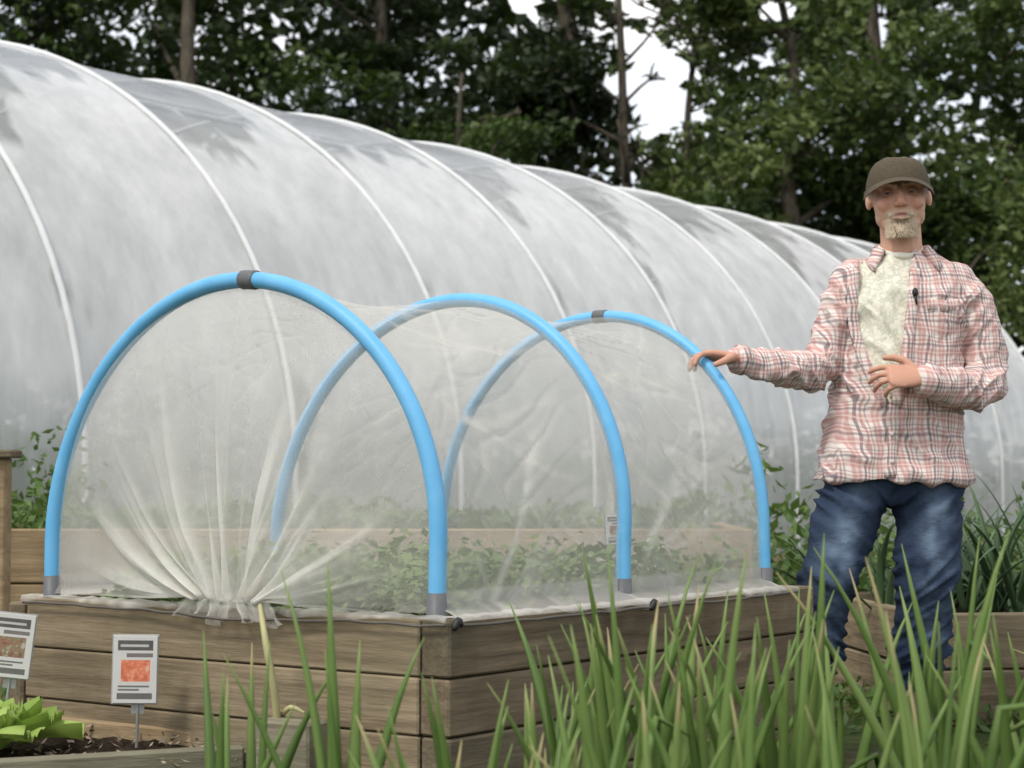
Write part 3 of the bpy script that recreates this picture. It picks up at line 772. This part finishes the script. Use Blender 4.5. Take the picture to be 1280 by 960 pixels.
def ribbon(g,path,hw,off,sm=2):
    m=len(path); N=[];Y=[]
    for i,(x,z) in enumerate(path):
        x2,z2=path[min(i+1,m-1)];x1,z1=path[max(i-1,0)]; tx,tz=x2-x1,z2-z1; l=math.hypot(tx,tz) or 1; nx,nz=tz/l,-tx/l
        N.append((nx,nz)); Y.append(min(hit(x+nx*hw*q,z+nz*hw*q,off).y for q in(-1,0,1)))
    for _ in range(sm): Y=[(Y[max(i-1,0)]+2*Y[i]+Y[min(i+1,m-1)])/4 for i in range(m)]
    vs=[];fs=[]
    for i,(x,z) in enumerate(path):
        nx,nz=N[i]; yc=Y[i]
        for q,o in((-1,0.004),(-.9,0),(.9,0),(1,.004),(1,.02),(-1,.02)): vs.append((x+nx*hw*q,yc+o,z+nz*hw*q))
    for i in range(m-1):
        for k in range(6):
            a=i*6+k;b=i*6+(k+1)%6; fs.append((a,b,b+6,a+6))
    fs.append((0,1,2,3,4,5)); o=(m-1)*6; fs.append(tuple(o+q for q in (5,4,3,2,1,0)))
    g.add(vs,fs)
g=Geo()
zs=[1.02+.405*i/22 for i in range(23)]
ribbon(g,[(vx(z)[0]-.010,z) for z in zs],.015,.004)
ribbon(g,[(vx(z)[1]+.010,z) for z in zs],.015,.004)
ribbon(g,[(-.040+.006*math.sin(z*14),z) for z in [.815+.21*i/12 for i in range(13)]],.017,.004)
def pocket(cx,cz):
    w_,h_=.048,.055; vs=[];fs=[];n=6
    for i in range(n+1):
        for j in range(n+1):
            x=cx-w_+2*w_*i/n; z=cz-h_+2*h_*j/n; vs.append(hit(x,z,.004)+Vector((0,.0 if 0<i<n and 0<j<n else .006,0)))
    for i in range(n):
        for j in range(n): a=i*(n+1)+j; fs.append((a,a+n+1,a+n+2,a+1))
    g.add(vs,fs); ribbon(g,[(cx-w_+2*w_*i/6,cz+h_-.012-.006*(3-abs(i-3))/3) for i in range(7)],.016,.006)
pocket(.122,1.275)
def collar(sgn):
    n=14; vs=[];fs=[]
    for i in range(n+1):
        t=i/n; a=t*2.30; ox=sgn*math.sin(a); oy=math.cos(a); cx,cy=.020,.016
        rx,ry=.068,.068; zt=1.522-.026*t-.014*t*t; fl=.024+.032*t**2
        A=Vector((cx+ox*rx,cy+oy*ry,zt)); Bq=Vector((cx+ox*(rx+.010),cy+oy*(ry+.010),zt+.001))
        Cq=Vector((cx+ox*(rx+fl),cy+oy*(ry+fl*.9),zt-.038-.028*t**3))
        if t>.45: Cq.y=min(Cq.y,hit(Cq.x,Cq.z,.010).y)
        if t>.6: Bq.y=min(Bq.y,Cq.y+.03)
        D=Cq+Vector((0,.008 if t>.45 else 0,-.003))
        vs+=[A,Bq,Bq.lerp(Cq,.5)+Vector((0,-.006*t,.003)),Cq,D]
    for i in range(n):
        for k in range(5): a=i*5+k;b=i*5+(k+1)%5; fs.append((a,b,b+5,a+5))
    fs.append((0,1,2,3,4)); fs.append(tuple(n*5+q for q in(4,3,2,1,0))); g.add(vs,fs)
collar(1);collar(-1)
o=gobj('shirt_trim',g,SHIRT,man); fixn(o)
g=Geo(); tube(g,[(-.470,-.186,1.1485),(-.495,-.197,1.153)],[.044,.042],18); tube(g,[(.066,-.198,1.092),(.040,-.209,1.096)],[.048,.046],18)
gobj('cuffs',g,SHIRT,man)
g=Geo()
for z in (.86,.94,1.06): ellipsoid(g,hit(-.040,z,.010),(.006,.003,.006))
ellipsoid(g,hit(.122,1.315,.012),(.006,.003,.006))
gobj('buttons',g,simple('button',(.6,.55,.5),.3),man)
g=Geo(); q=hit(.036,1.350,.012); ellipsoid(g,q,(.009,.008,.014)); tube(g,[q+Vector((0,0,-.01)),q+Vector((.004,-.002,-.035))],[.005,.003],8)
gobj('lapel_microphone',g,BLK,man)
g=Geo(); pts=[(.020+.062*math.sin(a),.014-.076*math.cos(a),1.462+.030*(1-math.cos(a))) for a in [(-1.7+3.4*i/16) for i in range(17)]]
tube(g,pts,[(.006,.009)]*17,8); gobj('tee_neckband',g,TEEP,man)
def hand(W0,d,p,s,curl,thumbdir,scale=1.0,spread=.05):
    g=Geo(); d=Vector(d).normalized(); p=Vector(p); p=(p-d*p.dot(d)).normalized(); sv=d.cross(p)
    if sv.dot(Vector(s))<0: sv=-sv
    W0=Vector(W0); k=scale
    tube(g,[W0-d*.03*k,W0,W0+d*.03*k,W0+d*.07*k,W0+d*.092*k],[(.027*k,.021*k),(.027*k,.020*k),(.036*k,.018*k),(.041*k,.016*k),(.038*k,.013*k)],16,up=p,dome=True)
    Ls=[.072,.080,.075,.060]
    for i in range(4):
        off=(1.5-i)*.0212*k; b=W0+d*(.088-(.004 if i==0 else 0)-(.012 if i==3 else 0))*k+sv*off
        sp=(1.5-i)*spread; pts=[b-d*.02*k,b]; cur=b; an=0
        for frac,cv in ((.45,curl[i][0]),(.32,curl[i][1]),(.23,curl[i][2])):
            an+=cv; dd=(d*math.cos(an)+p*math.sin(an)+sv*sp).normalized(); cur=cur+dd*Ls[i]*frac*k; pts.append(cur)
        tube(g,pts,[.0092*k,.0092*k,.0086*k,.0078*k,.0066*k],10,up=sv,dome=True)
    td=[Vector(x) for x in thumbdir]
    b=W0+d*.018*k+sv*.026*k; T=lambda v:(d*v.x+sv*v.y+p*v.z).normalized()
    p1=b+T(td[0])*.042*k; p2=p1+T(td[1])*.032*k; p3=p2+T(td[2])*.025*k
    tube(g,[b-sv*.012*k,b,p1,p2,p3],[.014*k,.015*k,.012*k,.0105*k,.0085*k],10,dome=True)
    me=remesh(g,.003,2,'hand'); n=len(me.vertices); setcol(me,'col',[(.53,.29,.20,1)]*n); return me
obj('hand_on_hoop',hand((-.495,-.200,1.152),(-1,-.28,.14),(0,-.10,-1),(0,-1,0),[(.25,.55,.5),(.30,.65,.55),(.35,.7,.55),(.4,.75,.6)],[(.55,.8,.3),(.8,.45,.5),(.9,.1,.5)]),SKIN,man)
obj('hand_at_waist',hand((.036,-.216,1.098),(-1,-.10,.06),(0,.80,-.6),(0,0,1),[(.25,.45,.35),(.40,.55,.4),(.52,.6,.45),(.62,.65,.5)],[(.7,.75,-.1),(.9,.35,.1),(1,.05,.2)],1.0,.07),SKIN,man)
# head
HC=Vector((.012,-.012,1.632)); head=empty('head',HC); head.parent=man; head.rotation_euler=(rad(-2),rad(-3),rad(-9)); head.scale=(1.10,1.04,1.0)
g=Geo()
ellipsoid(g,(0,.012,.035),(.079,.100,.088),nu=28,nv=18)
ellipsoid(g,(0,-.020,-.010),(.068,.076,.092),nu=28,nv=18)
ellipsoid(g,(0,-.034,-.070),(.051,.048,.042))
ellipsoid(g,(0,-.070,-.098),(.022,.020,.017))
for s in(-1,1):
    ellipsoid(g,(s*.037,-.070,-.020),(.025,.022,.022)); ellipsoid(g,(s*.047,-.014,-.046),(.018,.038,.034))
    ellipsoid(g,(s*.080,.014,.004),(.008,.016,.025),Matrix.Rotation(rad(-16*s),3,'Z'))
    ellipsoid(g,(s*.011,-.100,-.026),(.0085,.010,.0075))
    limb(g,[(s*.012,-.092,.033),(s*.034,-.088,.037),(s*.056,-.070,.029)],[.008,.009,.007],8)
limb(g,[(0,-.090,.024),(0,-.102,.004),(0,-.111,-.018),(0,-.109,-.025)],[.0075,.0085,.0115,.010],10)
limb(g,[(-.026,-.086,-.054),(0,-.097,-.051),(.026,-.086,-.054)],[.004,.0065,.004],8)
limb(g,[(-.021,-.086,-.063),(0,-.095,-.064),(.021,-.086,-.063)],[.005,.007,.005],8)
limb(g,[(0,.020,-.03),(0,.028,-.12),(0,.032,-.18)],[(.054,.057),(.055,.057),(.058,.058)],18)
me=remesh(g,.0034,2,'face')
displace(me,lambda p: -.009*math.exp(-(((abs(p.x)-.032)/.016)**2+((p.z-.011)/.011)**2)) if p.y<-.05 else 0)
n=len(me.vertices); co=np.empty(n*3); me.vertices.foreach_get('co',co); co=co.reshape(-1,3)
ss=lambda a,b,x: min(1,max(0,(x-a)/(b-a)))
cols=[];dsp=[]
for (x,y,z) in co:
    nn=noise.noise(Vector((x*45,y*45,z*45))); ax=abs(x)
    skin=np.array((.62,.37,.26)); red=np.array((.62,.30,.21))
    r=.8*math.exp(-(((ax-.038)/.018)**2+((z+.018)/.016)**2))*(y<-.04)+.7*math.exp(-((ax/.014)**2+((z+.02)/.018)**2))*(y<-.09)
    r=min(1,r); skin=skin*(1-r)+red*r
    e=math.exp(-(((ax-.032)/.018)**2+((z-.010)/.012)**2))*(y<-.05); skin=skin*(1-.38*e)  # eye-socket shade painted into the skin colour
    b=ss(-.036,-.052,z)*ss(.0,-.02,y)*ss(-.125,-.112,z)*(.30+.70*ss(.042,.030,ax))
    b=max(b,.30*ss(.050,.060,ax)*ss(.005,-.02,z)*ss(.01,-.01,y)*ss(-.12,-.10,z))
    mou=math.exp(-((x/.020)**4+((z+.058)/.0085)**4))*(y<-.08)
    b*=1-.95*mou; b=max(0,min(1,b*(.9+.5*nn)))
    skin=skin*(1-mou)+np.array((.46,.21,.17))*mou
    ln=math.exp(-((x/.021)**6+((z+.0575)/.0024)**2))*(y<-.08); skin=skin*(1-.85*ln)
    g1=ss(.03,.06,ax); beard=np.array((.56,.46,.33))*(1-g1)+np.array((.44,.31,.22))*g1
    h=ss(.012,.02,y)*ss(-.075,-.06,z)*(ax<.079); h=max(h,ss(-.03,-.015,y)*ss(.008,.02,z)*ss(.05,.06,ax)*(ax<.079))
    c=skin*(1-b)+beard*b; c=c*(1-h)+np.array((.26,.21,.16))*h
    cols.append((*c,1)); dsp.append(b*(.003+.003*noise.noise(Vector((x*150,y*150,z*90)))))
it=iter(dsp); displace(me,lambda p:next(it)); setcol(me,'col',cols); obj('face',me,SKIN,head)
g=Geo()
for k in range(520):
    a=random.uniform(-1.2,1.2); x=.042*math.sin(a); z=random.uniform(-.114,-.072)
    if z>-.078 and abs(x)<.024: continue
    y=-.036-.052*math.cos(a)*(1-.15*((z+.09)/.03)**2)
    p=Vector((x,y,z)); tube(g,[p+Vector((0,.004,.004)),p+Vector((x*.10,-.004,-.006)),p+Vector((-x*.05+random.uniform(-.004,.004),-.003,-.013))],[.0012,.0010,.0004],4)
for k in range(130):
    x=random.uniform(-.028,.028); p=Vector((x,-.098+abs(x)*.35,-.043-abs(x)*.15)); tube(g,[p,p+Vector((x*.25,-.003,-.010-abs(x)*.2))],[.0012,.0005],4)
gobj('beard',g,simple('beard_hair',(.60,.50,.37),.7,.3,0,.3,200),head)
g=Geo()
for s in(-1,1):
    limb(g,[(s*.016,-.1005,.032),(s*.034,-.097,.038),(s*.052,-.080,.032)],[.0028,.0036,.0018],6)
gobj('eyebrows',g,simple('brow_hair',(.20,.14,.09),.8),head)
g=Geo();g2=Geo();g3=Geo()
for s in(-1,1):
    ellipsoid(g,(s*.0325,-.0745,.0105),(.0125,.0105,.0070)); ellipsoid(g2,(s*.0325-.001,-.0840,.0105),(.0055,.003,.0055))
    limb(g3,[(s*.019,-.080,.0115),(s*.032,-.0870,.0165),(s*.047,-.076,.0125)],[.0028,.0044,.0026],8)
    limb(g3,[(s*.020,-.080,.0075),(s*.032,-.0850,.0030),(s*.046,-.076,.0075)],[.0022,.0030,.0022],8)
gobj('eyes',g,simple('eye_white',(.36,.32,.30),.25,.5),head); gobj('irises',g2,simple('iris',(.025,.025,.028),.15,.6),head)
o=gobj('eyelids',g3,SKIN,head); setcol(o.data,'col',[(.44,.24,.17,1)]*len(o.data.vertices))
g=Geo(); v=[];f=[];nu,nv=40,14
for j in range(nv+1):
    th=math.pi/2*j/nv*.985
    for i in range(nu):
        ph=2*math.pi*i/nu; k=math.cos(th)**.50; rx=.087*k; ry=.110*k; seam=1-.014*(abs(math.cos(ph*2))**40)
        fr=max(0,-math.sin(ph))
        v.append((rx*math.cos(ph)*seam,.010+ry*math.sin(ph)*seam,.040+.083*math.sin(th)*(1+.04*fr)-.014*(1-fr)*(1-j/nv)+.006*noise.noise(Vector((math.cos(ph)*3,math.sin(ph)*3,th*2)))))
for j in range(nv):
    for i in range(nu): a=j*nu+i;b=j*nu+(i+1)%nu; f.append((a,b,b+nu,a+nu))
f.append(tuple(range(nv*nu,nv*nu+nu))); g.add(v,f)
ellipsoid(g,(0,.008,.126),(.008,.008,.004))
v=[];f=[];n=24;m=8
for k,dz in enumerate((0,.005)):
    for i in range(n+1):
        u=-1+2*i/n
        for j in range(m+1):
            q=j/m; x=.094*u*(1-.03*(1-q))
            y0=.012-.110*math.cos(math.asin(min(1,abs(u)*.97))); ext=.074*max(0,1-abs(u)**2.6)**.6
            v.append((x,y0-ext*q,.048-.024*u*u-.022*q+dz*(1-.3*q)))
M=(n+1)*(m+1)
for i in range(n):
    for j in range(m):
        a=i*(m+1)+j; f.append((a,a+1,a+m+2,a+m+1)); f.append((M+a,M+a+m+1,M+a+m+2,M+a+1))
for i in range(n): a=i*(m+1)+m; f.append((a,M+a,M+a+m+1,a+m+1))
g.add(v,f); o=gobj('peaked_cap',g,CAP,head); fixn(o)

# ------------------------------------------------------------------ world, sun, camera
w=bpy.data.worlds.new('World'); scene.world=w; w.use_nodes=True; nt=w.node_tree; nt.nodes.clear()
sundir=Vector((-.45,-.55,.95)).normalized()
sky=nt.nodes.new('ShaderNodeTexSky'); sky.sky_type='NISHITA'; sky.sun_disc=False; sky.sun_elevation=math.asin(sundir.z); sky.sun_rotation=math.atan2(sundir.x,sundir.y)
tc=nt.nodes.new('ShaderNodeTexCoord'); mp=nt.nodes.new('ShaderNodeMapping'); mp.inputs['Scale'].default_value=(1,1,2.5); nt.links.new(tc.outputs['Generated'],mp.inputs[0])
nz=nt.nodes.new('ShaderNodeTexNoise'); nz.inputs['Scale'].default_value=2.6; nz.inputs['Detail'].default_value=8; nz.inputs['Roughness'].default_value=.6; nt.links.new(mp.outputs[0],nz.inputs['Vector'])
rp=nt.nodes.new('ShaderNodeValToRGB'); rp.color_ramp.elements[0].position=.36; rp.color_ramp.elements[1].position=.58; nt.links.new(nz.outputs['Fac'],rp.inputs[0])
mx=nt.nodes.new('ShaderNodeMix'); mx.data_type='RGBA'; nt.links.new(rp.outputs[0],mx.inputs[0]); nt.links.new(sky.outputs[0],mx.inputs[6]); mx.inputs[7].default_value=(10.6,10.4,10.3,1)
bg=nt.nodes.new('ShaderNodeBackground'); bg.inputs[1].default_value=.15; nt.links.new(mx.outputs[2],bg.inputs[0])
ow=nt.nodes.new('ShaderNodeOutputWorld'); nt.links.new(bg.outputs[0],ow.inputs[0])
sl=bpy.data.lights.new('sun','SUN'); sl.energy=2.3; sl.angle=rad(12); sl.color=(1,.95,.87); so_=bpy.data.objects.new('sun',sl); COL.objects.link(so_)
so_.rotation_euler=sundir.to_track_quat('Z','Y').to_euler()
cam=bpy.data.cameras.new('camera'); cam.lens=70.3; cam.sensor_width=36; cam.clip_end=1500; cam.clip_start=.05
cam.dof.use_dof=True; cam.dof.focus_distance=5.2; cam.dof.aperture_fstop=5.6
co_=bpy.data.objects.new('camera',cam); COL.objects.link(co_); co_.location=(0,0,.83); co_.rotation_euler=(rad(92.52),0,0); scene.camera=co_
scene.view_settings.view_transform='Standard'; scene.view_settings.look='None'; scene.view_settings.exposure=0
